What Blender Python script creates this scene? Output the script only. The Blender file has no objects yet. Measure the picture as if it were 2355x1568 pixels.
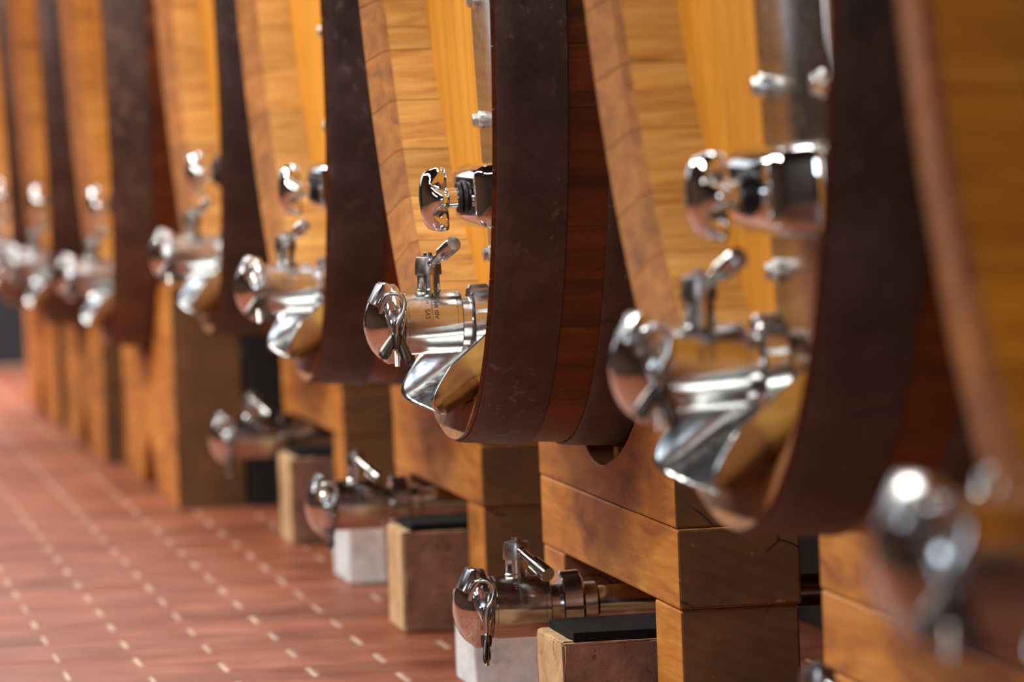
import bpy, bmesh, math, random
from mathutils import Vector, Matrix
random.seed(7)
C = bpy.context.scene.collection
S = bpy.context.scene
PI = math.pi

# ------------------------------------------------------------------ camera
FPX, CX, CY = 10500.0, 1177.5, 784.0
VPX, VPY, ROLL, HC = -620.0, 330.0, 0.037, 0.975
dv = Vector((VPX - CX, CY - VPY, -FPX)).normalized()            # world +Y in camera axes (x right, y up, -z forward)
uv = Vector((-ROLL, 1.0, 0.0)); uv.z = -(uv.x * dv.x + uv.y * dv.y) / dv.z; uv.normalize()
rv = dv.cross(uv)                                              # world +X in camera axes
R3 = Matrix((rv, dv, uv))                                      # rows: camera axes seen from the world
cam = bpy.data.cameras.new('camera'); camo = bpy.data.objects.new('camera', cam); C.objects.link(camo)
camo.matrix_world = Matrix.Translation((0, 0, HC)) @ R3.to_4x4()
cam.sensor_width = 36.0; cam.lens = FPX / 2355.0 * 36.0
cam.clip_start = 0.1; cam.clip_end = 100
cam.dof.use_dof = True; cam.dof.focus_distance = 7.02; cam.dof.aperture_fstop = 3.6; cam.dof.aperture_blades = 0
S.camera = camo

# ------------------------------------------------------------------ world and lamps
w = bpy.data.worlds.new('world'); S.world = w; w.use_nodes = True
bg = w.node_tree.nodes['Background']; bg.inputs[0].default_value = (1.0, 0.82, 0.66, 1); bg.inputs[1].default_value = 0.008
def area(loc, sx, sy, power, col, rot=(0, 0, 0)):
    l = bpy.data.lights.new('cellar_lamp', 'AREA'); l.shape = 'RECTANGLE'; l.size = sx; l.size_y = sy; l.energy = power; l.color = col
    o = bpy.data.objects.new('cellar_lamp', l); o.location = loc; o.rotation_euler = rot; C.objects.link(o); return o
for y in (5.6, 8.2, 10.8, 13.4, 16.0):
    area((-1.5, y, 3.1), 0.22, 1.6, 92, (1.0, 0.97, 0.88), (0, math.radians(-32), 0))
for y, p in ((6.2, 34), (8.8, 34), (11.4, 34), (14.0, 40), (16.6, 50)):
    area((0.80, y, 3.9), 0.30, 1.5, p, (0.98, 0.98, 1.0))
far_lamp = area((0.35, 17.9, 3.3), 0.5, 1.4, 105, (1.0, 0.97, 0.95)); far_lamp.data.spread = math.radians(95)
# daylight from a high window strip in the end wall of the aisle
area((-0.6, 19.6, 2.2), 3.0, 1.6, 22, (0.86, 0.92, 1.0), (math.radians(-78), 0, 0))
# cool daylight through the doorway behind the camera
area((-1.5, -2.6, 2.2), 2.2, 1.5, 115, (0.78, 0.88, 1.0), (math.radians(86), 0, 0))
S.view_settings.view_transform = 'Standard'; S.view_settings.look = 'None'
S.view_settings.gamma = 1.0; S.view_settings.exposure = 0.0; S.view_settings.use_curve_mapping = False

# ------------------------------------------------------------------ helpers
def lin(c):
    return tuple(((v / 255.0) / 12.92 if v / 255.0 <= 0.04045 else ((v / 255.0 + 0.055) / 1.055) ** 2.4) for v in c) + (1.0,)
def link(name, me, mat=None, parent=None, smooth=False):
    o = bpy.data.objects.new(name, me); C.objects.link(o)
    if mat is not None:
        for m in (mat if isinstance(mat, (list, tuple)) else [mat]): me.materials.append(m)
    if smooth:
        me.shade_smooth()
    if parent: o.parent = parent
    return o
def frompy(v, f, mi=None):
    me = bpy.data.meshes.new('m'); me.from_pydata(v, [], f)
    if mi: me.polygons.foreach_set('material_index', mi)
    me.update(); return me
def bmesh_mesh(bm):
    bmesh.ops.recalc_face_normals(bm, faces=bm.faces[:])
    me = bpy.data.meshes.new('m'); bm.to_mesh(me); bm.free(); return me
def empty(name, loc):
    o = bpy.data.objects.new(name, None); o.location = loc; o.empty_display_size = 0.1; C.objects.link(o); return o
def tag(o, label, cat, group=None):
    o['label'] = label; o['category'] = cat
    if group: o['group'] = group
    return o
def copy_tree(o, parent=None):
    c = o.copy(); C.objects.link(c)
    if parent: c.parent = parent; c.matrix_parent_inverse = o.matrix_parent_inverse.copy()
    for ch in list(o.children): copy_tree(ch, c)
    return c
def soft(me, ang=35):
    me.shade_smooth()
    me.set_sharp_from_angle(angle=math.radians(ang))
    return me
def lathe(prof, seg=48, a0=0, a1=2 * PI, axis='X'):
    """prof: (along, radius) pairs; revolved about the axis"""
    v, f = [], []; full = abs(a1 - a0 - 2 * PI) < 1e-6
    n = seg if full else seg + 1; k = len(prof)
    for i in range(n):
        a = a0 + (a1 - a0) * i / seg
        for (t, r) in prof:
            p = (t, -r * math.cos(a), r * math.sin(a)) if axis == 'X' else (r * math.cos(a), r * math.sin(a), t)
            v.append(p)
    for i in range(seg):
        j = (i + 1) % n
        for q in range(k - 1):
            f.append((i * k + q, j * k + q, j * k + q + 1, i * k + q + 1))
    me = bpy.data.meshes.new('m'); me.from_pydata(v, [], f)
    bm = bmesh.new(); bm.from_mesh(me); bmesh.ops.remove_doubles(bm, verts=bm.verts[:], dist=1e-5)
    if not full:
        bmesh.ops.holes_fill(bm, edges=[e for e in bm.edges if e.is_boundary], sides=0)
    bpy.data.meshes.remove(me)
    return bmesh_mesh(bm)
def tube(pts, rad, seg=14, caps=True):
    v, f = [], []; pts = [Vector(p) for p in pts]; n = len(pts)
    if not isinstance(rad, (list, tuple)): rad = [rad] * n
    ref = None
    for i, p in enumerate(pts):
        t = (pts[min(i + 1, n - 1)] - pts[max(i - 1, 0)]).normalized()
        if ref is None:
            ref = Vector((0, 0, 1)) if abs(t.z) < 0.9 else Vector((1, 0, 0))
        a = (ref - t * ref.dot(t)).normalized(); ref = a; b = t.cross(a)
        for k in range(seg):
            g = 2 * PI * k / seg; v.append(tuple(p + (a * math.cos(g) + b * math.sin(g)) * rad[i]))
    for i in range(n - 1):
        for k in range(seg):
            k2 = (k + 1) % seg; f.append((i * seg + k, i * seg + k2, (i + 1) * seg + k2, (i + 1) * seg + k))
    if caps:
        f.append(tuple(range(seg))[::-1]); f.append(tuple((n - 1) * seg + k for k in range(seg)))
    return frompy(v, f)
def spline(ctrl, per=8):
    P = [Vector(p) for p in ctrl]; out = []
    for i in range(len(P) - 1):
        p0 = P[max(i - 1, 0)]; p1 = P[i]; p2 = P[i + 1]; p3 = P[min(i + 2, len(P) - 1)]
        for k in range(per):
            t = k / per
            out.append(0.5 * ((2 * p1) + (p2 - p0) * t + (2 * p0 - 5 * p1 + 4 * p2 - p3) * t * t + (3 * p1 - p0 - 3 * p2 + p3) * t ** 3))
    out.append(P[-1]); return out
def box(x0, x1, y0, y1, z0, z1, bev=0.0, seg=2):
    bm = bmesh.new(); bmesh.ops.create_cube(bm, size=1)
    for v in bm.verts:
        v.co = Vector(((x0 + x1) / 2 + v.co.x * (x1 - x0), (y0 + y1) / 2 + v.co.y * (y1 - y0), (z0 + z1) / 2 + v.co.z * (z1 - z0)))
    if bev: bmesh.ops.bevel(bm, geom=bm.edges[:], offset=bev, segments=seg, affect='EDGES', profile=0.5)
    return bmesh_mesh(bm)
def prism_x(poly, x0, x1, bev=0.0):
    """polygon in (y, z) extruded from x0 to x1; material 0 = sides, 1 = faces turned to +-Y"""
    bm = bmesh.new(); a = [bm.verts.new((x0, y, z)) for y, z in poly]; fa = bm.faces.new(a)
    r = bmesh.ops.extrude_face_region(bm, geom=[fa]); vs = [g for g in r['geom'] if isinstance(g, bmesh.types.BMVert)]
    bmesh.ops.translate(bm, verts=vs, vec=(x1 - x0, 0, 0)); bmesh.ops.recalc_face_normals(bm, faces=bm.faces[:])
    if bev:
        es = [e for e in bm.edges if len(e.link_faces) == 2 and e.calc_face_angle(0) > 0.9]
        bmesh.ops.bevel(bm, geom=es, offset=bev, segments=2, affect='EDGES', profile=0.5)
        bmesh.ops.recalc_face_normals(bm, faces=bm.faces[:])
    for fc in bm.faces: fc.material_index = 1 if abs(fc.normal.y) > 0.9 else 0
    return bmesh_mesh(bm)

# ------------------------------------------------------------------ materials
class M:
    def __init__(s, name):
        s.m = bpy.data.materials.new(name); s.m.use_nodes = True; s.t = s.m.node_tree; s.n = s.t.nodes
        s.b = s.n['Principled BSDF']
    def add(s, ty, **kw):
        n = s.n.new(ty)
        for k, v in kw.items(): setattr(n, k, v)
        return n
    def l(s, a, b): s.t.links.new(a, b)
    def coords(s, scale, rnd=True, kind='Object'):
        tc = s.add('ShaderNodeTexCoord'); mp = s.add('ShaderNodeMapping'); mp.inputs['Scale'].default_value = scale
        s.l(tc.outputs[kind], mp.inputs['Vector'])
        if rnd:
            oi = s.add('ShaderNodeObjectInfo'); ml = s.add('ShaderNodeVectorMath', operation='SCALE'); cv = s.add('ShaderNodeCombineXYZ')
            cv.inputs[0].default_value = 17.0; cv.inputs[1].default_value = 29.0; cv.inputs[2].default_value = 41.0
            s.l(cv.outputs[0], ml.inputs[0]); s.l(oi.outputs['Random'], ml.inputs['Scale'])
            s.l(ml.outputs[0], mp.inputs['Location'])
        return mp.outputs[0]
    def noise(s, vec, scale, detail=4, rough=0.55, dist=0.0):
        n = s.add('ShaderNodeTexNoise'); n.inputs['Scale'].default_value = scale; n.inputs['Detail'].default_value = detail
        n.inputs['Roughness'].default_value = rough; n.inputs['Distortion'].default_value = dist
        s.l(vec, n.inputs['Vector']); return n.outputs['Fac']
    def ramp(s, fac, stops):
        r = s.add('ShaderNodeValToRGB'); e = r.color_ramp.elements
        while len(e) < len(stops): e.new(0.5)
        for i, (p, c) in enumerate(stops): e[i].position = p; e[i].color = c
        s.l(fac, r.inputs[0]); return r.outputs[0]
    def mix(s, a, b, fac, mode='MIX'):
        n = s.add('ShaderNodeMix', data_type='RGBA', blend_type=mode)
        if hasattr(fac, 'is_linked'): s.l(fac, n.inputs[0])
        else: n.inputs[0].default_value = fac
        for v, i in ((a, 6), (b, 7)):
            if hasattr(v, 'is_linked'): s.l(v, n.inputs[i])
            else: n.inputs[i].default_value = v
        return n.outputs[2]
    def math(s, op, a, b):
        n = s.add('ShaderNodeMath', operation=op)
        for v, i in ((a, 0), (b, 1)):
            if hasattr(v, 'is_linked'): s.l(v, n.inputs[i])
            else: n.inputs[i].default_value = v
        return n.outputs[0]
    def vary(s, col, lo, hi, sat=0.0):
        oi = s.add('ShaderNodeObjectInfo'); mr = s.add('ShaderNodeMapRange'); mr.inputs[3].default_value = lo; mr.inputs[4].default_value = hi
        s.l(oi.outputs['Random'], mr.inputs[0]); hs = s.add('ShaderNodeHueSaturation'); s.l(mr.outputs[0], hs.inputs['Value']); s.l(col, hs.inputs['Color'])
        return hs.outputs[0]
    def bump(s, h, strength, dist=0.002):
        b = s.add('ShaderNodeBump'); b.inputs['Strength'].default_value = strength; b.inputs['Distance'].default_value = dist
        s.l(h, b.inputs['Height']); s.l(b.outputs[0], s.b.inputs['Normal'])
    def set(s, col=None, rough=None, metal=None, coat=None, spec=None):
        if col is not None:
            if hasattr(col, 'is_linked'): s.l(col, s.b.inputs['Base Color'])
            else: s.b.inputs['Base Color'].default_value = col
        if rough is not None:
            if hasattr(rough, 'is_linked'): s.l(rough, s.b.inputs['Roughness'])
            else: s.b.inputs['Roughness'].default_value = rough
        if metal is not None: s.b.inputs['Metallic'].default_value = metal
        if coat is not None: s.b.inputs['Coat Weight'].default_value = coat; s.b.inputs['Coat Roughness'].default_value = 0.25
        if spec is not None: s.b.inputs['Specular IOR Level'].default_value = spec
        return s.m
def wood(name, dark, mid, light, stretch, rough=0.45, lo=0.85, hi=1.12, streak=0.35, coat=None, tone=True):
    m = M(name); v = m.coords(stretch)
    a = m.noise(v, 5.0, 5, 0.6, 0.8); col = m.ramp(a, [(0.28, lin(dark)), (0.5, lin(mid)), (0.72, lin(light))])
    s2 = m.coords(tuple(k * (1.3 if k == min(stretch) and max(stretch) > k else 5) for k in stretch)); f = m.noise(s2, 9.0, 3, 0.65, 0.2)
    g = m.ramp(f, [(0.35, (0.55, 0.5, 0.45, 1)), (0.6, (1, 1, 1, 1))]); col = m.mix(col, g, streak, 'MULTIPLY')
    b2 = m.noise(m.coords((1, 1, 1)), 2.2, 3, 0.5); pt = m.ramp(b2, [(0.3, (0.72, 0.66, 0.6, 1)), (0.6, (1.06, 1.04, 1.0, 1))]); col = m.mix(col, pt, 0.6, 'MULTIPLY')
    if tone:
        oi = m.add('ShaderNodeObjectInfo'); col = m.mix(col, oi.outputs['Color'], 1.0, 'MULTIPLY')
    col = m.vary(col, lo, hi); m.bump(f, 0.25, 0.0015)
    return m.set(col, rough, coat=coat)
# grain along X (staves), along Z (head boards), along Y (cradle timbers)
OUT = wood('stave_varnish', (76, 36, 8), (118, 58, 14), (142, 76, 22), (0.35, 4, 5), 0.45, 0.75, 1.1, streak=0.6, coat=0.1)
CHIME = wood('stave_oak', (172, 114, 46), (212, 162, 86), (232, 188, 110), (0.8, 5, 9), 0.5, 0.85, 1.1, streak=0.45)
ENDG = wood('stave_end_grain', (122, 70, 22), (160, 100, 37), (182, 121, 52), (5, 5, 5), 0.7, 0.85, 1.08)
HEAD = wood('head_board_oak', (194, 122, 30), (224, 154, 44), (236, 170, 60), (5, 5, 0.25), 0.4, 0.9, 1.08, streak=0.3, coat=0.1)
BEAM = wood('cradle_oak', (136, 76, 22), (200, 126, 44), (222, 154, 66), (5, 0.6, 3), 0.55, 0.85, 1.08, streak=0.42)
def beam_end():
    m = M('cradle_end_grain'); v = m.coords((1, 1, 1))
    wv = m.add('ShaderNodeTexWave', wave_type='RINGS', rings_direction='Y'); wv.inputs['Scale'].default_value = 14; wv.inputs['Distortion'].default_value = 5; wv.inputs['Detail'].default_value = 3
    m.l(v, wv.inputs['Vector'])
    col = m.ramp(wv.outputs['Fac'], [(0.0, lin((110, 72, 36))), (1.0, lin((118, 78, 40)))])
    n = m.noise(v, 7, 5, 0.6); st = m.ramp(n, [(0.35, (0.5, 0.44, 0.38, 1)), (0.62, (1.05, 1, 0.95, 1))]); col = m.mix(col, st, 0.8, 'MULTIPLY')
    sp = m.noise(v, 60, 3, 0.6); sc = m.ramp(sp, [(0.68, (0, 0, 0, 1)), (0.75, (1, 1, 1, 1))]); col = m.mix(col, lin((196, 160, 120)), m.math('MULTIPLY', sc, 0.35))
    vn = m.add('ShaderNodeTexVoronoi', feature='DISTANCE_TO_EDGE'); vn.inputs['Scale'].default_value = 5.5; dn = m.add('ShaderNodeTexNoise'); dn.inputs['Scale'].default_value = 5
    dm = m.mix(v, dn.outputs['Color'], 0.12); m.l(v, dn.inputs['Vector']); m.l(dm, vn.inputs['Vector'])
    ck = m.ramp(vn.outputs['Distance'], [(0.004, (0.12, 0.1, 0.09, 1)), (0.012, (1, 1, 1, 1))]); col = m.mix(col, ck, m.ramp(n, [(0.45, (0, 0, 0, 1)), (0.55, (1, 1, 1, 1))]), 'MULTIPLY')
    m.bump(n, 0.3, 0.003); return m.set(col, 0.7)
BEAMEND = beam_end()
CRACK = M('dark_crack').set(lin((26, 15, 9)), 0.9)
def iron():
    m = M('hoop_iron'); v = m.coords((1, 1, 1)); n = m.noise(v, 9, 6, 0.65)
    col = m.ramp(n, [(0.3, lin((58, 46, 42))), (0.55, lin((84, 67, 61))), (0.8, lin((114, 94, 86)))])
    sv = m.coords((1.6, 1.6, 0.7)); s2 = m.noise(sv, 34, 6, 0.75, 0.6); sc = m.ramp(s2, [(0.57, (0, 0, 0, 1)), (0.64, (1, 1, 1, 1))]); pa = m.noise(v, 3.5, 3, 0.5); pm = m.ramp(pa, [(0.40, (0, 0, 0, 1)), (0.6, (1, 1, 1, 1))])
    col = m.mix(col, lin((158, 130, 116)), m.math('MULTIPLY', m.math('MULTIPLY', sc, pm), 0.6))
    d = m.noise(v, 30, 3, 0.6); dc = m.ramp(d, [(0.27, (0.4, 0.36, 0.34, 1)), (0.36, (1, 1, 1, 1))]); col = m.mix(col, dc, 0.8, 'MULTIPLY')
    oi = m.add('ShaderNodeObjectInfo'); col = m.mix(col, oi.outputs['Color'], 1.0, 'MULTIPLY')
    r = m.ramp(n, [(0.3, (0.42, 0.42, 0.42, 1)), (0.7, (0.62, 0.62, 0.62, 1))])
    m.bump(s2, 0.25, 0.002); return m.set(col, r, 0.25)
IRON = iron()
def steel(name, base, rough, scr=0.0, brush=None):
    m = M(name); v = m.coords(brush or (1, 1, 1)); n = m.noise(v, 40, 5, 0.65)
    r = m.ramp(n, [(0.3, (rough * 0.7,) * 3 + (1,)), (0.7, (min(1, rough * 1.5),) * 3 + (1,))])
    b = m.ramp(n, [(0.25, tuple(x * (1 - scr) for x in base[:3]) + (1,)), (0.6, base)])
    if scr: m.bump(n, 0.04, 0.001)
    return m.set(b, r, 1.0)
STEEL = steel('valve_stainless_steel', (0.60, 0.60, 0.60, 1), 0.17, 0.15)
BRUSH = steel('chute_sheet_steel', (0.58, 0.61, 0.63, 1), 0.17, 0.0, (2, 2, 8))
CHROME = steel('polished_chrome', (0.72, 0.72, 0.72, 1), 0.05)
PLATE = steel('door_plate_steel', (0.40, 0.36, 0.33, 1), 0.2, 0.1)
ZINC = steel('zinc_bolt', (0.8, 0.8, 0.78, 1), 0.28, 0.1)
DARKST = steel('dark_steel', (0.36, 0.33, 0.32, 1), 0.3, 0.2)
BLACKST = steel('blackened_steel', (0.13, 0.12, 0.12, 1), 0.28, 0.2)
BLACK = M('black_rubber').set(lin((22, 20, 20)), 0.4)
SLABM = M('matt_black').set(lin((9, 8, 8)), 0.85, spec=0.2)
INK = M('printed_ink').set(lin((24, 24, 28)), 0.6)
GREYINK = M('faded_ink').set(lin((96, 92, 92)), 0.6)
def stone(name, a, b, c, spots):
    m = M(name); v = m.coords((1, 1, 1)); n = m.noise(v, 14, 6, 0.65); col = m.ramp(n, [(0.3, lin(a)), (0.5, lin(b)), (0.7, lin(c))])
    s2 = m.noise(v, 42, 4, 0.6, 0.5); sc = m.ramp(s2, [(0.30, spots), (0.40, (1, 1, 1, 1))]); col = m.mix(col, sc, 0.85, 'MULTIPLY')
    m.bump(s2, 0.6, 0.004); return m.set(col, 0.85)
WHITE = stone('white_travertine', (186, 190, 198), (216, 220, 228), (236, 238, 242), (0.6, 0.55, 0.5, 1))
TAN = stone('tan_limestone', (178, 140, 100), (210, 172, 128), (226, 190, 146), (0.35, 0.27, 0.2, 1))
TANBROWN = stone('brown_limestone', (92, 62, 50), (122, 86, 70), (146, 106, 86), (0.3, 0.25, 0.22, 1))  # darker brown for the front faces of the tan blocks
def tile():
    m = M('terracotta_tile'); v = m.coords((1, 1, 1)); n = m.noise(v, 6, 5, 0.6)
    col = m.ramp(n, [(0.3, lin((126, 66, 45))), (0.5, lin((148, 84, 61))), (0.72, lin((166, 102, 78)))])
    at = m.add('ShaderNodeAttribute', attribute_name='tint'); mr = m.add('ShaderNodeMapRange'); mr.inputs[3].default_value = 0.85; mr.inputs[4].default_value = 1.12
    m.l(at.outputs['Fac'], mr.inputs[0]); hs = m.add('ShaderNodeHueSaturation'); m.l(mr.outputs[0], hs.inputs['Value']); m.l(col, hs.inputs['Color'])
    col = m.vary(hs.outputs[0], 0.80, 1.12)
    m.bump(n, 0.15, 0.002); r = m.ramp(n, [(0.3, (0.38, 0.38, 0.38, 1)), (0.7, (0.52, 0.52, 0.52, 1))]); return m.set(col, r, spec=0.28)
TILE = tile()
def grout():
    m = M('pale_grout'); v = m.coords((1, 1, 1), False); n = m.noise(v, 9, 4, 0.6); return m.set(m.ramp(n, [(0.3, lin((164, 138, 116))), (0.7, lin((206, 184, 160)))]), 0.8)
GROUT = grout()
def plain(name, a, b, rough=0.85, sc=3):
    m = M(name); v = m.coords((1, 1, 1), False); n = m.noise(v, sc, 5, 0.6); m.bump(n, 0.1, 0.004); return m.set(m.ramp(n, [(0.3, lin(a)), (0.7, lin(b))]), rough)
WALL = plain('cellar_plaster', (70, 56, 44), (88, 70, 56))
BACKW = plain('dark_cellar_plaster', (34, 26, 21), (44, 35, 28))
GAPBLACK = plain('gap_shade_black', (18, 15, 13), (26, 22, 19))  # near-black, stands in for the shade in the gaps under the casks
ENDW = plain('slate_plaster', (34, 35, 42), (46, 47, 56))
CEIL = plain('cellar_ceiling', (50, 40, 32), (64, 52, 42))

# ------------------------------------------------------------------ room
X0, X1, Y0, Y1, ZC = -3.4, 3.4, -3.0, 19.8, 4.0
FZ = -0.025                                            # floor level
def struct(name, me, mat):
    o = link(name, me, mat); o['kind'] = 'structure'; return o
floor = struct('floor', box(X0, X1, Y0, Y1, -0.14, FZ - 0.003), GROUT)
struct('wall_left', box(X0 - 0.2, X0, Y0, Y1, -0.12, ZC), WALL)
struct('wall_right', box(X1, X1 + 0.2, Y0, Y1, -0.12, ZC), BACKW)
struct('wall_far', box(X0 - 0.2, X1 + 0.2, Y1, Y1 + 0.2, -0.12, ZC), ENDW)
struct('wall_near', box(X0 - 0.2, X1 + 0.2, Y0 - 0.2, Y0, -0.12, ZC), WALL)
struct('ceiling', box(X0 - 0.2, X1 + 0.2, Y0 - 0.2, Y1 + 0.2, ZC, ZC + 0.2), CEIL)

o = struct('gap_darkener_1', box(2.0, 2.2, Y0 + 0.02, Y1 - 0.02, FZ - 0.003, 0.29, 0.01), GAPBLACK); o['label'] = 'added low black block darkening the gaps under the casks'  # added block, keeps the view under the casks dark
struct('gap_darkener_2', box(1.305, 1.50, 12.02, 17.3, FZ - 0.003, 0.28, 0.006), GAPBLACK)['label'] = 'added black block darkening the gaps behind the notched cradles'  # added to blacken the notches and the space behind them
struct('gap_darkener_3', box(1.305, 1.62, 11.90, 11.98, FZ - 0.003, 0.56, 0.006), GAPBLACK)['label'] = 'added black upright slab darkening the gap beside the notched cradles'  # added upright that fills the gap with black
# floor tiles: running bond, long side across the aisle
TL, TW = 0.290, 0.153; JX, JY = 0.0075, 0.0045
def project(p):
    q = R3.transposed() @ (Vector(p) - Vector((0, 0, HC)))
    return (CX + FPX * q.x / -q.z, CY - FPX * q.y / -q.z, -q.z)
def tile_geo(cx, cy, hz, base):
    a, b, e = (TL - JX) / 2, (TW - JY) / 2, 0.0025
    V = [(cx - a, cy - b, -0.004), (cx + a, cy - b, -0.004), (cx + a, cy + b, -0.004), (cx - a, cy + b, -0.004)]
    V += [(cx - a, cy - b, hz - e), (cx + a, cy - b, hz - e), (cx + a, cy + b, hz - e), (cx - a, cy + b, hz - e)]
    V += [(cx - a + e, cy - b + e, hz), (cx + a - e, cy - b + e, hz), (cx + a - e, cy + b - e, hz), (cx - a + e, cy + b - e, hz)]
    Fc = [(8, 9, 10, 11)]
    for o0, o1 in ((0, 4), (4, 8)):
        for k in range(4): Fc.append((o0 + k, o0 + (k + 1) % 4, o1 + (k + 1) % 4, o1 + k))
    return V, [tuple(i + base for i in q) for q in Fc]
tiles = []
r0 = int((Y0) / TW)
for r in range(int((Y1 - Y0) / TW) - 1):
    cy = Y0 + TW * (r + 0.5); off = 0.567 + (TL / 2 if r % 2 else 0) + TL / 2
    k = -14
    while True:
        cx = off + k * TL; k += 1
        if cx - TL / 2 < X0: continue
        if cx + TL / 2 > X1: break
        tiles.append((cx, cy))
seen = []
for t in tiles:
    if t[1] < 5.5: continue
    x, y, z = project((t[0], t[1], FZ))
    if -120 < x < 1080 and 820 < y < 1600 and not (x > 640 and y < 1180) and not (x > 300 and y < 1040): seen.append((z, t))
seen.sort(); near = [t for z, t in seen[:300]]; nearset = set(near)
V, Fc = tile_geo(0, 0, 0.0, 0); tmesh = frompy(V, Fc); tmesh.materials.append(TILE)
at = tmesh.attributes.new('tint', 'FLOAT', 'POINT')
for d in at.data: d.value = 0.5
for (cx, cy) in near:
    o = bpy.data.objects.new('floor_tile', tmesh); o.location = (cx, cy, FZ + random.uniform(-0.0014, 0.0010)); o.rotation_euler = (random.gauss(0, 0.0025), random.gauss(0, 0.002), 0)
    o.parent = floor; C.objects.link(o)
VV, FF, TT = [], [], []
for t in tiles:
    if t in nearset: continue
    V, Fc = tile_geo(t[0], t[1], random.uniform(-0.0014, 0.0008), len(VV)); VV += V; FF += Fc; TT += [random.random()] * 12
me = frompy(VV, FF); at = me.attributes.new('tint', 'FLOAT', 'POINT'); at.data.foreach_set('value', TT)
o = link('floor_tile_field', me, TILE, floor); o['kind'] = 'stuff'; o.location.z = FZ

# ------------------------------------------------------------------ cask prototype (local origin: front edge, centre line, lowest point of the rim)
CW, CH, CL, BETA = 0.72, 1.0, 1.6, 0.05
def bulge(x): return 1 + BETA * (1 - (2 * x / CL - 1) ** 2)
NS = 56
def arc_angles(n):
    N = 4000; s = [0.0]; p = (CW, 0.0)
    for i in range(1, N + 1):
        a = 2 * PI * i / N; q = (CW * math.cos(a), CH * math.sin(a)); s.append(s[-1] + math.hypot(q[0] - p[0], q[1] - p[1])); p = q
    out = []; j = 0
    for k in range(n):
        t = s[-1] * k / n
        while s[j + 1] < t: j += 1
        out.append(2 * PI * (j + (t - s[j]) / (s[j + 1] - s[j])) / N)
    return out + [2 * PI], s[-1]
ANG, PER = arc_angles(NS)
def ring_pt(a, x, inset):
    b = bulge(x); y, z = CW * b * math.cos(a), CH * b * math.sin(a)
    nx, nz = math.cos(a) / CW, math.sin(a) / CH; l = math.hypot(nx, nz)
    return (x, y - inset * nx / l, CH + z - inset * nz / l)
def stave(k, bev=0.024):
    gap = 0.0007 / PER * 2 * PI
    a0, a1 = ANG[k] + gap, ANG[k + 1] - gap
    prof = [(0.0, 0.0)] + [(CL * i / 12, 0.0) for i in range(1, 12)] + [(CL, 0.0), (CL - bev, 0.058), (CL - bev - 0.010, 0.066), (CL - 0.12, 0.068)]
    prof += [(CL * i / 6, 0.068) for i in range(5, 0, -1)] + [(0.10, 0.068), (bev + 0.012, 0.066), (bev, 0.058), (0.003, 0.006)]
    n = len(prof); na = 4; V = []; F = []; MI = []
    for j in range(na):
        a = a0 + (a1 - a0) * j / (na - 1)
        for (x, d) in prof:
            e = 0.0006 if j in (0, na - 1) and d < 0.001 else 0.0
            V.append(ring_pt(a, x, d + e))
    for j in range(na - 1):
        for q in range(n):
            q2 = (q + 1) % n
            F.append((j * n + q, (j + 1) * n + q, (j + 1) * n + q2, j * n + q2))
            d0, d1 = prof[q][1], prof[q2][1]
            MI.append(0 if d0 == 0 and d1 == 0 else (1 if d0 > 0.06 and d1 > 0.06 else 2))
    for j in (0, na - 1):
        F.append(tuple(j * n + q for q in range(n))); MI.append(2)
    me = frompy(V, F, MI); soft(me, 25); return me
def hoop(x0, x1, th=0.0045):
    n = 120; V = []; F = []
    prof = [(x0, 0.0008), (x0, th - 0.0012), (x0 + 0.0015, th)] + [(x0 + (x1 - x0) * i / 4, th) for i in (1, 2, 3)] + [(x1 - 0.0015, th), (x1, th - 0.0012), (x1, 0.0008)]
    m = len(prof)
    for i in range(n):
        a = 2 * PI * i / n
        for (x, d) in prof: V.append(ring_pt(a, x, -d))
    for i in range(n):
        for q in range(m):
            q2 = (q + 1) % m; F.append((i * m + q, i * m + q2, ((i + 1) % n) * m + q2, ((i + 1) % n) * m + q))
    me = frompy(V, F); soft(me, 40); return me
HX, HT = 0.104, 0.045                                   # head recess and thickness
HW, HH = CW * bulge(0.12) - 0.067, CH * bulge(0.12) - 0.067
def concave(y, z): return 0.030 * (1 - min(1.0, (y / HW) ** 2))
def head_board(y0, y1):
    g = 0.0006; y0 += g; y1 -= g; V = []; F = []; n = 7
    ys = [y0 + (y1 - y0) * i / (n - 1) for i in range(n)]
    zz = [HH * math.sqrt(max(0.0004, 1 - (y / HW) ** 2)) for y in ys]
    for side in (0, 1):
        for i, y in enumerate(ys):
            ch = 0.0012 if side == 0 and i in (0, n - 1) else 0.0
            for s in (-1, 1): V.append((HX + concave(y, 0) + HT * side + ch, y, CH + s * zz[i]))
    for i in range(n - 1):
        F.append((2 * i, 2 * i + 1, 2 * i + 3, 2 * i + 2)); b = 2 * n
        F.append((b + 2 * i, b + 2 * i + 2, b + 2 * i + 3, b + 2 * i + 1))
        F.append((2 * i, 2 * i + 2, b + 2 * i + 2, b + 2 * i)); F.append((2 * i + 1, b + 2 * i + 1, b + 2 * i + 3, 2 * i + 3))
    b = 2 * n; F.append((0, b, b + 1, 1)); F.append((2 * n - 2, 2 * n - 1, b + 2 * n - 1, b + 2 * n - 2))
    return frompy(V, F)
def arch_plate(hw, zb, zt, rtop, rbot, x0, x1, bev):
    pts = []
    for cx, cz, r, a0 in ((hw - rbot, zb + rbot, rbot, -90), (hw - rtop, zt - rtop, rtop, 0), (-hw + rtop, zt - rtop, rtop, 90), (-hw + rbot, zb + rbot, rbot, 180)):
        for i in range(9):
            a = math.radians(a0 + 90 * i / 8); pts.append((cx + r * math.cos(a), cz + r * math.sin(a)))
    me = prism_x(pts, x0, x1, bev); soft(me, 30); return me
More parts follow.
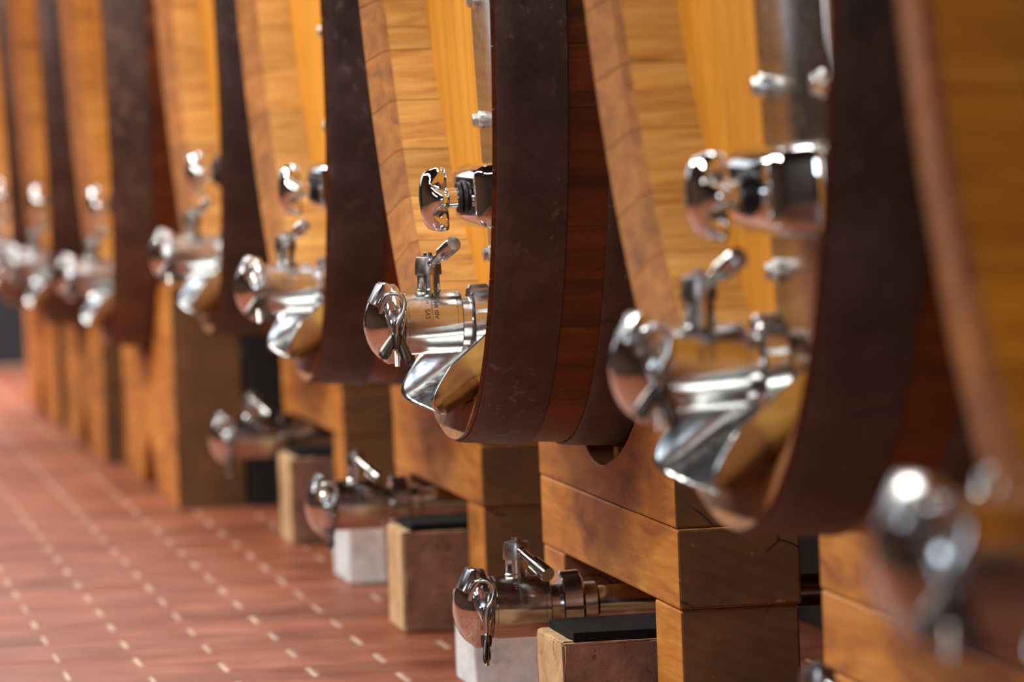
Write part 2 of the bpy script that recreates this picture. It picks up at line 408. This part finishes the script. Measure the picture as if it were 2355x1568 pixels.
def hex_bolt(y, z, x, parent, name='bolt'):
    pr = lathe([(0.0, 0.0), (0.0, 0.0162), (-0.0024, 0.0162), (-0.0034, 0.014), (-0.0050, 0.0135), (-0.0050, 0.0)], 24)
    w_ = link('washer', soft(pr), ZINC, parent); w_.location = (x, y, z)
    hx = lathe([(-0.0048, 0.0), (-0.0048, 0.0118), (-0.0125, 0.0118), (-0.0136, 0.0100), (-0.0136, 0.0)], 6, a0=0.3, a1=0.3 + 2 * PI)
    h_ = link(name, hx, ZINC, parent); h_.location = (x, y, z)
DZ = {'valve': 0.189, 'knob': 0.385}
def star_knob():
    n = 120; V = []; F = []
    prof = [(-0.0400, 0.0), (-0.0398, 0.15), (-0.0392, 0.3), (-0.0378, 0.45), (-0.0354, 0.6), (-0.0318, 0.74), (-0.0268, 0.86), (-0.0210, 0.94), (-0.0150, 0.985), (-0.0090, 1.0), (-0.0040, 0.99), (-0.0010, 0.965), (0.0, 0.93), (0.0, 0.6), (0.0, 0.3), (0.004, 0.27), (0.004, 0.0)]
    m = len(prof)
    for i in range(n):
        a = 2 * PI * i / n; lobe = (0.5 + 0.5 * math.cos(6 * a)) ** 0.7
        for (x, r) in prof:
            q = min(1.0, max(0.0, (x + 0.034) / 0.026)); q = q * q * (3 - 2 * q); g = min(1.0, max(0.0, (r - 0.3) / 0.5))
            k = 0.058 * r * (1 - 0.36 * (1 - lobe) * q * g)
            V.append((x, -k * math.cos(a), k * math.sin(a)))
    for i in range(n):
        for q in range(m - 1): F.append((i * m + q, ((i + 1) % n) * m + q, ((i + 1) % n) * m + q + 1, i * m + q + 1))
    me = frompy(V, F); bm = bmesh.new(); bm.from_mesh(me); bmesh.ops.remove_doubles(bm, verts=bm.verts[:], dist=1e-6); me = bmesh_mesh(bm)
    soft(me, 50); return me

def make_cask(bev=0.024):
    root = empty('oak_cask', (0, 0, 0))
    for k in range(NS): link('stave', stave(k, bev), (OUT, CHIME, ENDG), root)
    for a, b in ((0.007, 0.112), (0.172, 0.256), (0.46, 0.54), (1.06, 1.14), (1.344, 1.428), (1.488, 1.593)):
        link('iron_hoop', hoop(a, b), IRON, root)
    ys = [-HW + 0.004]; wid = [0.095, 0.118, 0.108, 0.124, 0.112, 0.122, 0.1, 0.126, 0.11, 0.12, 0.105]
    tot = 2 * HW - 0.008; sc = tot / sum(wid)
    for q in wid: ys.append(ys[-1] + q * sc)
    for a, b in zip(ys[:-1], ys[1:]): link('head_board', head_board(a, b), HEAD, root)
    # rear head, one closing panel
    n = 48; V = [(CL - 0.14, HW * math.cos(2 * PI * i / n), CH + HH * math.sin(2 * PI * i / n)) for i in range(n)]
    V += [(CL - 0.17, p[1], p[2]) for p in V]
    link('rear_head', frompy(V, [tuple(range(n)), tuple(range(2 * n - 1, n - 1, -1))] + [(i, (i + 1) % n, n + (i + 1) % n, n + i) for i in range(n)]), HEAD, root)
    # manhole door with gasket, bolts, clamp bar and star knob
    xd = HX + 0.009
    door = link('manhole_door', arch_plate(0.174, 0.105, 0.80, 0.15, 0.04, xd - 0.002, xd + 0.012, 0.003), PLATE, root)
    door['label'] = 'polished steel manhole door'
    link('gasket', arch_plate(0.186, 0.095, 0.812, 0.16, 0.045, xd + 0.007, xd + 0.03, 0.002), BLACK, door)
    for z in (0.285, 0.505, 0.70):
        for s in (-1, 1): hex_bolt(s * (0.151 if z < 0.65 else 0.120), z, xd - 0.002, door)
    kz = DZ['knob']
    # clamp bar: chunky rounded bridge lying across the door
    bm = bmesh.new(); bmesh.ops.create_cube(bm, size=1)
    for v in bm.verts:
        fr = 0.86 if v.co.x < 0 else 1.0
        v.co = Vector((0.0815 + v.co.x * 0.063, v.co.y * 0.30 * (0.8 if v.co.x < 0 else 1), kz + v.co.z * 0.112 * fr))
    bmesh.ops.bevel(bm, geom=bm.edges[:], offset=0.020, segments=6, affect='EDGES', profile=0.5)
    me = bmesh_mesh(bm); soft(me, 60); link('clamp_bar', me, CHROME, door)
    sh = lathe([(0.0, 0.0), (0.0, 0.0165), (0.055, 0.0165), (0.055, 0.0)], 32); s_ = link('knob_shaft', soft(sh), CHROME, door); s_.location = (0.01, 0, kz)
    co = lathe([(0.038, 0.015), (0.038, 0.024), (0.0435, 0.026), (0.045, 0.022), (0.0465, 0.028), (0.054, 0.029), (0.054, 0.015)], 40); c_ = link('collar', soft(co), BLACK, door); c_.location = (0, 0, kz)
    kn = link('star_knob', star_knob(), CHROME, door); kn.location = (0.018, 0, kz); kn['label'] = 'chrome six-lobed star knob'
    return root

# ------------------------------------------------------------------ chute prototype
def make_chute():
    nt, na = 22, 40; V = []; F = []; ex = 0.5
    for j in range(na + 1):
        q = -1 + 2 * j / na; al = math.copysign(1 - (1 - abs(q)) ** 2, q); a = al * PI / 2; sa, ca = math.sin(a), math.cos(a)
        yy = 0.165 * math.copysign(abs(sa) ** 0.6, sa); hz = 1 - max(0.0, ca) ** ex
        lip = -0.010 - 0.034 * math.sin(min(1.0, hz * 1.6) * PI / 2) + 0.034 * max(0.0, (hz - 0.6) / 0.4) ** 2
        for i in range(nt + 1):
            t = i / nt; x = lip + (0.100 - lip) * t
            fl = 0.068 + (x - 0.036) * 0.55; top = 0.112 + (x + 0.03) * 0.8
            V.append((x, yy * (0.93 + 0.07 * (1 - t)), fl + (top - fl) * hz))
    for j in range(na):
        for i in range(nt): F.append((j * (nt + 1) + i, (j + 1) * (nt + 1) + i, (j + 1) * (nt + 1) + i + 1, j * (nt + 1) + i + 1))
    me = frompy(V, F); me.shade_smooth(); o = link('drip_chute', me, BRUSH)
    md = o.modifiers.new('thickness', 'SOLIDIFY'); md.thickness = 0.0018; md.offset = 0.0
    return o

# ------------------------------------------------------------------ valve prototypes (local origin: centre of the barrel, axis X, outlet to -X)
RB = 0.0507
def wrap_text(txt, size, a_start, x_base, mat, parent, name='lettering'):
    cu = bpy.data.curves.new('t', 'FONT'); cu.body = txt; cu.size = size; cu.resolution_u = 4; cu.offset = size * 0.012
    to = bpy.data.objects.new('t', cu); C.objects.link(to); dg = bpy.context.evaluated_depsgraph_get()
    me = bpy.data.meshes.new_from_object(to.evaluated_get(dg)); bpy.data.objects.remove(to); bpy.data.curves.remove(cu)
    bm = bmesh.new(); bm.from_mesh(me); bpy.data.meshes.remove(me)
    bmesh.ops.triangulate(bm, faces=bm.faces[:]); rr = RB + 0.0004
    for v in bm.verts:
        s, t = v.co.x, v.co.y; a = a_start + s / rr
        v.co = Vector((x_base - t, -rr * math.cos(a), rr * math.sin(a)))
    me = bpy.data.meshes.new('m'); bm.to_mesh(me); bm.free()
    return link(name, me, mat, parent)
def paddle(p0, p1, w0, w1, thick, nrm):
    """flat rounded wing from p0 to p1"""
    p0, p1, nrm = Vector(p0), Vector(p1), Vector(nrm).normalized(); d = (p1 - p0); L = d.length; d.normalize(); s = d.cross(nrm)
    V = []; F = []; n = 12; m = 12
    for i in range(n + 1):
        t = i / n; c = p0 + d * L * t; hw = w0 + (w1 - w0) * (t ** 0.8)
        end = math.sqrt(max(0.0, 1 - max(0.0, (t - 0.72) / 0.28) ** 2)); hw *= max(end, 0.05); th = thick * max(end, 0.05)
        for k in range(m):
            g = 2 * PI * k / m; V.append(tuple(c + s * hw * math.cos(g) + nrm * th * math.sin(g)))
    for i in range(n):
        for k in range(m): F.append((i * m + k, i * m + (k + 1) % m, (i + 1) * m + (k + 1) % m, (i + 1) * m + k))
    F.append(tuple(range(m))[::-1]); F.append(tuple(n * m + k for k in range(m)))
    return frompy(V, F)
def join(meshes):
    bm = bmesh.new()
    for q in meshes: bm.from_mesh(q); bpy.data.meshes.remove(q)
    return bmesh_mesh(bm)
def make_valve(low):
    root = empty('drain_valve', (0, 0, 0))
    h = 0.048; R = RB
    body = lathe([(-h, 0.030), (-h, R - 0.004), (-h + 0.002, R - 0.0012), (-h + 0.006, R - 0.0012), (-h + 0.0065, R - 0.0022), (-h + 0.0075, R - 0.0022), (-h + 0.008, R),
                  (h - 0.011, R), (h - 0.0105, R - 0.0018), (h - 0.0095, R - 0.0018), (h - 0.009, R - 0.0003), (h - 0.002, R - 0.0003), (h, R - 0.003), (h, 0.030)], 96)
    b = link('valve_body', soft(body, 28), STEEL, root)
    wrap_text('SVS', 0.0112, 0.14, -0.0065, INK, b); wrap_text('s.r.l.', 0.0085, 0.66, -0.0068, GREYINK, b)
    wrap_text('Tel. +390423731314', 0.0050, 0.08, -0.0010, GREYINK, b); wrap_text('AISI 304', 0.0090, 0.14, 0.0072, INK, b)
    # little flow arrow above the grade mark
    rr = R + 0.0004
    def cyl(x, s): a = 0.92 + s / rr; return (x, -rr * math.cos(a), rr * math.sin(a))
    link('flow_arrow', frompy([cyl(-0.0005, 0), cyl(0.012, 0), cyl(0.012, 0.0008), cyl(-0.0005, 0.0008), cyl(-0.003, 0.0004), cyl(0.0015, -0.0016), cyl(0.0015, 0.0024)], [(0, 1, 2, 3), (4, 5, 6)]), INK, b)
    if low:
        neck = [(h - 0.001, 0.028), (h, 0.0335), (h + 0.020, 0.0335), (h + 0.023, 0.036), (h + 0.026, 0.036)]
        nutp = [(0.067, 0.030), (0.067, 0.050), (0.069, 0.0535), (0.098, 0.0545), (0.102, 0.051), (0.104, 0.040), (0.104, 0.028)]
        tail = [(0.100, 0.028), (0.100, 0.0335), (0.125, 0.0340), (0.129, 0.031), (0.130, 0.0268), (0.62, 0.0268)]
    else:
        neck = [(h - 0.001, 0.028), (h, 0.0385), (h + 0.016, 0.0390), (h + 0.020, 0.0395), (h + 0.022, 0.0395)]
        nutp = [(0.063, 0.034), (0.063, 0.052), (0.066, 0.058), (0.092, 0.059), (0.096, 0.055), (0.096, 0.030)]
        tail = [(0.094, 0.0), (0.094, 0.036), (0.120, 0.036), (0.120, 0.0)]
    link('neck', soft(lathe(neck, 64)), STEEL, root)
    # union nut: round with six raised facets
    V = []; F = []; n = 72; m = len(nutp)
    for i in range(n):
        a = 2 * PI * i / n; sect = (a / (2 * PI) * 6) % 1.0; k = 1.0 if sect < 0.62 else 0.93
        for (x, r) in nutp: V.append((x, -(r * (k if r > 0.045 else 1)) * math.cos(a + 0.35), r * (k if r > 0.045 else 1) * math.sin(a + 0.35)))
    for i in range(n):
        for q in range(m - 1): F.append((i * m + q, ((i + 1) % n) * m + q, ((i + 1) % n) * m + q + 1, i * m + q + 1))
    link('union_nut', soft(frompy(V, F), 25), STEEL, root)
    if low:
        tl = lathe(tail, 56); link('drain_pipe', soft(tl), DARKST if False else STEEL, root)
        el = tube(spline([(0.60, 0, 0), (0.66, 0, 0.008), (0.70, 0, 0.05), (0.705, 0, 0.16)], 6), 0.0268, 20); link('pipe_elbow', soft(el, 60), STEEL, root)
    else:
        link('inlet_flange', soft(lathe(tail, 56)), STEEL, root)
    # end cap: liner, dome, band clamp
    link('liner', soft(lathe([(-h - 0.006, 0.02), (-h - 0.006, 0.044), (-h, 0.0455), (-h + 0.003, 0.0455)], 64)), STEEL, root)
    cap = link('end_cap', soft(lathe([(-0.054, 0.0), (-0.054, 0.058), (-0.062, 0.0605), (-0.070, 0.061), (-0.078, 0.0585), (-0.088, 0.051), (-0.096, 0.041), (-0.102, 0.028), (-0.1055, 0.014), (-0.1065, 0.0)], 72), 60), CHROME, root)
    cl = lathe([(-0.052, 0.0555), (-0.0515, 0.0585), (-0.056, 0.0635), (-0.071, 0.0645), (-0.0765, 0.0605), (-0.077, 0.058), (-0.070, 0.0615), (-0.058, 0.0605)], 84, a0=math.radians(8), a1=math.radians(352))
    clamp = link('band_clamp', soft(cl, 40), STEEL, cap)
    # folded hinge plate at the top of the clamp, on the aisle and camera side
    bm = bmesh.new(); pl = [(-0.100, 0.036), (-0.083, 0.0655), (-0.076, 0.0680), (-0.070, 0.0655), (-0.066, 0.050), (-0.0715, 0.036), (-0.079, 0.050), (-0.094, 0.031)]
    a = [bm.verts.new((x, -0.048 + (0.066 - z) * -0.25, z)) for x, z in pl]; fa = bm.faces.new(a)
    r = bmesh.ops.extrude_face_region(bm, geom=[fa]); vs = [g for g in r['geom'] if isinstance(g, bmesh.types.BMVert)]; bmesh.ops.translate(bm, verts=vs, vec=(0, 0.062, 0.0))
    bmesh.ops.bevel(bm, geom=bm.edges[:], offset=0.0016, segments=2, affect='EDGES', profile=0.5)
    link('hinge_plate', soft(bmesh_mesh(bm), 30), STEEL, clamp)
    link('hinge_pin', soft(tube([(-0.072, -0.066, 0.038), (-0.068, -0.066, 0.024)], 0.0052, 16), 40), STEEL, clamp)
    for sx in (-0.080, -0.047):
        s0 = 1 if sx < -0.06 else -1
        ear = [(sx, -0.050, 0.028), (sx + 0.001 * s0, -0.060, 0.012), (sx + 0.009 * s0, -0.067, -0.012), (sx + 0.011 * s0, -0.067, -0.018)]
        link('clamp_ear', soft(join([paddle(ear[0], ear[2], 0.006, 0.009, 0.0016, (1, 0, 0)), tube(spline(ear, 5), 0.0021, 8)]), 60), STEEL, clamp)
    dz = -0.012 if low else 0.0
    ey = spline([(-0.088, -0.060, 0.020), (-0.084, -0.064, 0.036), (-0.074, -0.068, 0.050), (-0.060, -0.071, 0.050), (-0.0515, -0.072, 0.038), (-0.055, -0.073, 0.020), (-0.0645, -0.073, 0.004), (-0.066, -0.073, -0.012 + dz)], 7)
    ey += [(-0.066, -0.073, -0.020 + dz)]
    link('eyebolt', soft(tube(ey, 0.0042, 14), 60), STEEL, cap)
    th = []; z = -0.012 + dz; k = 0; end = -0.066 + dz * 1.6
    while z > end: th.append((z, 0.0041 if k % 2 else 0.0034)); z -= 0.00095; k += 1
    th = [(th[0][0], 0.0)] + th + [(th[-1][0], 0.0)]
    t_ = link('bolt_thread', lathe(th, 16, axis='Z'), STEEL, cap); t_.location = (-0.066, -0.073, 0)
    if not low:
        wn = join([lathe([(-0.014, 0.0), (-0.014, 0.0085), (-0.018, 0.0092), (-0.036, 0.0075), (-0.038, 0.0)], 24, axis='Z'),
                   paddle((-0.003, 0, -0.016), (-0.025, -0.004, -0.052), 0.0060, 0.0112, 0.0042, (0.1, 1, 0.1)), paddle((0.003, 0, -0.016), (0.020, -0.004, -0.066), 0.0060, 0.0108, 0.0042, (-0.1, 1, 0.1))])
    else:
        wn = join([lathe([(-0.036, 0.0), (-0.036, 0.0085), (-0.042, 0.0095), (-0.054, 0.0078), (-0.056, 0.0)], 24, axis='Z'),
                   paddle((0, -0.003, -0.040), (-0.006, -0.016, -0.080), 0.005, 0.0088, 0.0040, (1, -0.4, 0)), paddle((0, 0.003, -0.040), (0.006, 0.016, -0.080), 0.005, 0.0088, 0.0040, (1, -0.4, 0))])
    w_ = link('wing_nut', soft(wn, 60), BLACKST, cap); w_.location = (-0.066, -0.073, 0)
    # stem, hub, top screw, lever
    st = lathe([(0.040, 0.0), (0.040, 0.0195), (0.0525, 0.0195), (0.054, 0.0182), (0.080, 0.0182), (0.080, 0.0)], 40, axis='Z'); link('stem', soft(st), STEEL, root)
    hb = lathe([(0.076, 0.0175), (0.076, 0.0215), (0.079, 0.0218), (0.098, 0.0205), (0.104, 0.0190), (0.105, 0.0175), (0.105, 0.0)], 40, axis='Z'); hub = link('lever_hub', soft(hb), DARKST, root)
    link('top_screw', soft(lathe([(0.104, 0.0), (0.104, 0.012), (0.1062, 0.012), (0.1065, 0.0072), (0.1115, 0.0070), (0.1120, 0.006), (0.1120, 0.0)], 24, axis='Z')), DARKST, hub)
    p0, p1 = (Vector((0.004, -0.012, 0.090)), Vector((0.036, -0.085, 0.056))) if low else (Vector((0.003, -0.012, 0.092)), Vector((0.030, -0.085, 0.127)))
    pts = [p0 + (p1 - p0) * t for t in (0.0, 0.12, 0.13, 0.5, 0.52, 0.985, 1.0)]
    link('lever', soft(tube(pts, [0.011, 0.0088, 0.0075, 0.0082, 0.0122, 0.0126, 0.0118], 24), 35), STEEL, root)
    return root

# ------------------------------------------------------------------ cradles
CXF = 0.262                                          # aisle face behind the cask front
def saddle(y, zb, x):
    b = bulge(x + 0.09) ; hw, hh = CW * b + 0.012, CH * b + 0.012
    return zb + CH - hh * math.sqrt(max(0.0, 1 - min(1, (y / hw)) ** 2))
def make_cradle(zb, up=0.0):
    root = empty('timber_cradle', (0, 0, 0)); Lh = 0.58; T = 0.185
    for x0, nm in ((0.0, ''), (1.6 - 2 * CXF - 0.185, '')):
        zt = 0.60
        for seam0, seam1 in ((0.350, zt), ):
            ys = [-Lh + 2 * Lh * i / 60 for i in range(61)]; top = []
            for y in ys:
                z = min(zt, saddle(y, zb, CXF))
                if abs(y - 0.02) < 0.13: z = min(z, zb - 0.012 - 0.042 * math.sqrt(max(0, 1 - ((y - 0.02) / 0.13) ** 2)))
                top.append((y, z))
            poly = [(Lh, seam0), (-Lh, seam0)] + top
            me = prism_x(poly, x0, x0 + T, 0.003); o = link('saddle_timber', me, (BEAM, BEAMEND), root)
        o = link('cross_timber', prism_x([(-Lh - 0.004, 0.228 + up), (Lh, 0.228 + up), (Lh, 0.3485), (-Lh - 0.004, 0.3485)], x0 + 0.001, x0 + T + 0.004, 0.004), (BEAM, BEAMEND), root)
        for s in (-1, 1):
            a, b = sorted((s * Lh, s * (Lh - 0.19)))
            link('foot_block', prism_x([(a - 0.001, FZ), (b + 0.001, FZ), (b, 0.2265 + up), (a, 0.2265 + up)], x0 + 0.003, x0 + T, 0.004), (BEAM, BEAMEND), root)
        link('wedge', prism_x([(0.005, zb - 0.06), (0.05, zb - 0.06), (0.045, zb - 0.027), (0.01, zb - 0.027)], x0 + 0.03, x0 + 0.12, 0.002), (BEAM, BEAMEND), root)
    return root
def make_cradle_notched(zb, Lh=0.80):
    root = empty('notched_cradle', (0, 0, 0)); T = 0.18
    for x0 in (0.0, 1.6 - 2 * 0.13 - 0.18):
        zt = 0.56; ys = [-Lh + 2 * Lh * i / 60 for i in range(61)]
        top = [(y, min(zt, saddle(y, zb, 0.13) - 0.004)) for y in ys]
        poly = [(Lh, FZ), (0.24, FZ), (0.02, FZ + 0.15), (-0.02, FZ + 0.15), (-0.24, FZ), (-Lh, FZ)] + top
        link('saddle_board', prism_x(poly, x0, x0 + T, 0.004), (BEAM, BEAMEND), root)
    return root

# ------------------------------------------------------------------ the row: (front X, centre Y, bottom Z, lower valve Z or None, cradle type)
ROW = [
    (1.05, 3.36, 0.435, None, 'A', 'cask nearest the camera, cut off by the right edge of the photo'),
    (1.10, 5.15, 0.488, 0.216, 'A', 'blurred cask at right, second nearest, with broad steel door in view'),
    (1.10, 7.23, 0.459, 0.184, 'A', 'cask in sharp focus with the scratched dark hoop, mid photo'),
    (1.10, 9.14, 0.455, 0.199, 'A', 'first cask behind the sharply focused one'),
    (1.10, 11.02, 0.476, 0.216, 'A', 'second cask behind the sharply focused one'),
    (0.985, 12.72, 0.380, None, 'B', 'cask with the broad brownish hoop, third behind the focused one'),
    (0.94, 14.50, 0.370, None, 'B', 'second-farthest cask, a narrow dark hoop left of the broad brown one'),
    (0.925, 16.30, 0.370, None, 'B', 'farthest cask, at the left edge of the photo'),
]
protoC, protoT = make_cask(), make_chute()
vU, vL = make_valve(False), make_valve(True)
ORD = ['nearest camera, at right edge', 'second nearest, blurred at right', 'in sharp focus', 'first behind the focused one', 'second behind the focused one', 'third behind the focused one', 'second farthest, at left', 'farthest, at left edge']
first = {'c': True, 't': True, 'u': True, 'l': True}
def inst(proto, key, loc):
    o = proto if first[key] else copy_tree(proto); first[key] = False; o.location = loc; return o
for i, (L, Yc, zb, zl, ct, lab) in enumerate(ROW):
    if i == 0: c = make_cask(0.005); c.location = (L + 0.004, Yc, zb); c.rotation_euler.y = -0.013       # stave ends cut square
    else: c = inst(protoC, 'c', (L + 0.020, Yc, zb)); c.rotation_euler.y = -0.039
    tag(c, 'large oval oak ' + lab, 'cask', 'row of oak casks')
    hc = {3: (0.8, 0.84, 0.95), 4: (0.78, 0.8, 0.9), 5: (1.35, 1.22, 1.15), 6: (1.15, 1.05, 1.05), 7: (1.15, 1.1, 1.1)}.get(i, (1, 1, 1))
    wc = {0: (0.95, 0.74, 0.22), 4: (0.95, 0.88, 0.75), 5: (0.85, 0.7, 0.42), 6: (0.78, 0.6, 0.34), 7: (0.8, 0.62, 0.32)}.get(i, (1, 0.98, 0.92))   # age of the varnish
    for q in c.children:
        if q.name.startswith('iron_hoop'): q.color = hc + (1,)
        elif q.name.startswith(('stave', 'head_board')): q.color = wc + (1,)
    t = inst(protoT, 't', (L + (0.008 if i else -0.004), Yc, zb + (0.0 if i else 0.022))); tag(t, 'stainless steel pouring chute of the cask ' + ORD[i], 'chute', 'chutes below the manhole doors')
    v = inst(vU, 'u', (L - 0.008 - (0.095 if i == 0 else 0), Yc, zb + DZ['valve']))
    if i == 0: vext = v
    for q in v.children:
        if q.name.split('.')[0] in ('stem', 'lever_hub', 'lever'): q.rotation_euler.x = math.radians(-105) if i == 0 else 0.0
    tag(v, 'upper steel valve on the door of the cask ' + ORD[i], 'valve', 'upper valves on the cask doors')
    if zl is not None:
        v = inst(vL, 'l', (L + 0.118, Yc, zl)); tag(v, 'low steel drain valve under the cask ' + ORD[i], 'valve', 'drain valves under the casks')
    if ct == 'A':
        k = make_cradle(zb - (0.016 if i == 0 else 0.0), max(0.0, (zl or 0) + 0.031 - 0.228)); k.location = (L + CXF + (0.016 if i == 3 else 0), Yc, 0); tag(k, 'stacked oak timber cradle carrying the cask ' + ORD[i], 'cradle', 'timber cradles')
    else:
        k = make_cradle_notched(zb); k.location = (L + 0.13, Yc, 0); tag(k, 'oak cradle with notched foot below the cask ' + ORD[i], 'cradle', 'notched cradles')

# ------------------------------------------------------------------ stone blocks under the cradles
def block(name, x0, x1, y0, y1, h, mats, label, fronttone):
    bm = bmesh.new(); bmesh.ops.create_cube(bm, size=1)
    for v in bm.verts: v.co = Vector(((x1 - x0) * v.co.x, (y1 - y0) * v.co.y, h * (v.co.z + 0.5)))
    bmesh.ops.bevel(bm, geom=bm.edges[:], offset=0.006, segments=2, affect='EDGES', profile=0.5)
    bmesh.ops.subdivide_edges(bm, edges=bm.edges[:], cuts=3, use_grid_fill=True)
    rnd = random.Random(name + label)
    for v in bm.verts:
        if v.co.z > 0.004: v.co += Vector((rnd.uniform(-1, 1), rnd.uniform(-1, 1), rnd.uniform(-1, 1))) * 0.0012
    bmesh.ops.recalc_face_normals(bm, faces=bm.faces[:])
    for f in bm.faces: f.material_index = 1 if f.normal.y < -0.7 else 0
    me = bmesh_mesh(bm); o = link(name, me, mats); o.location = ((x0 + x1) / 2, (y0 + y1) / 2, FZ)
    return tag(o, label, 'stone block')
link('extension_pipe', soft(lathe([(0.100, 0.030), (0.100, 0.036), (0.215, 0.036), (0.215, 0.030)], 56)), STEEL, vext)
block('stone_block', 1.235, 1.352, 7.80, 8.02, 0.16, (WHITE, WHITE), 'pale white stone block behind the focused drain valve', 0)
block('stone_block', 1.275, 1.358, 9.74, 10.0, 0.16, (WHITE, WHITE), 'white stone block under the first drain valve behind the focused one', 0)
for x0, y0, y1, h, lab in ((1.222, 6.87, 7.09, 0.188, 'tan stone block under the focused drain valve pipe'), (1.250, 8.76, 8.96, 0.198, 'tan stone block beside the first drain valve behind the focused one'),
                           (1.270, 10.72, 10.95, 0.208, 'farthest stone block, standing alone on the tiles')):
    b = block('stone_block', x0, 1.50, y0, y1, h, (TAN, TANBROWN), lab, 0)
    w2 = (1.50 - x0) / 2
    p = link('black_slab', box(-w2 + 0.020, w2, -(y1 - y0) / 2 + 0.002, (y1 - y0) / 2 - 0.004, h - 0.001, h + 0.014, 0.0015), SLABM, b); p['label'] = 'thin black slab on top'  # thin black slab laid over the block top
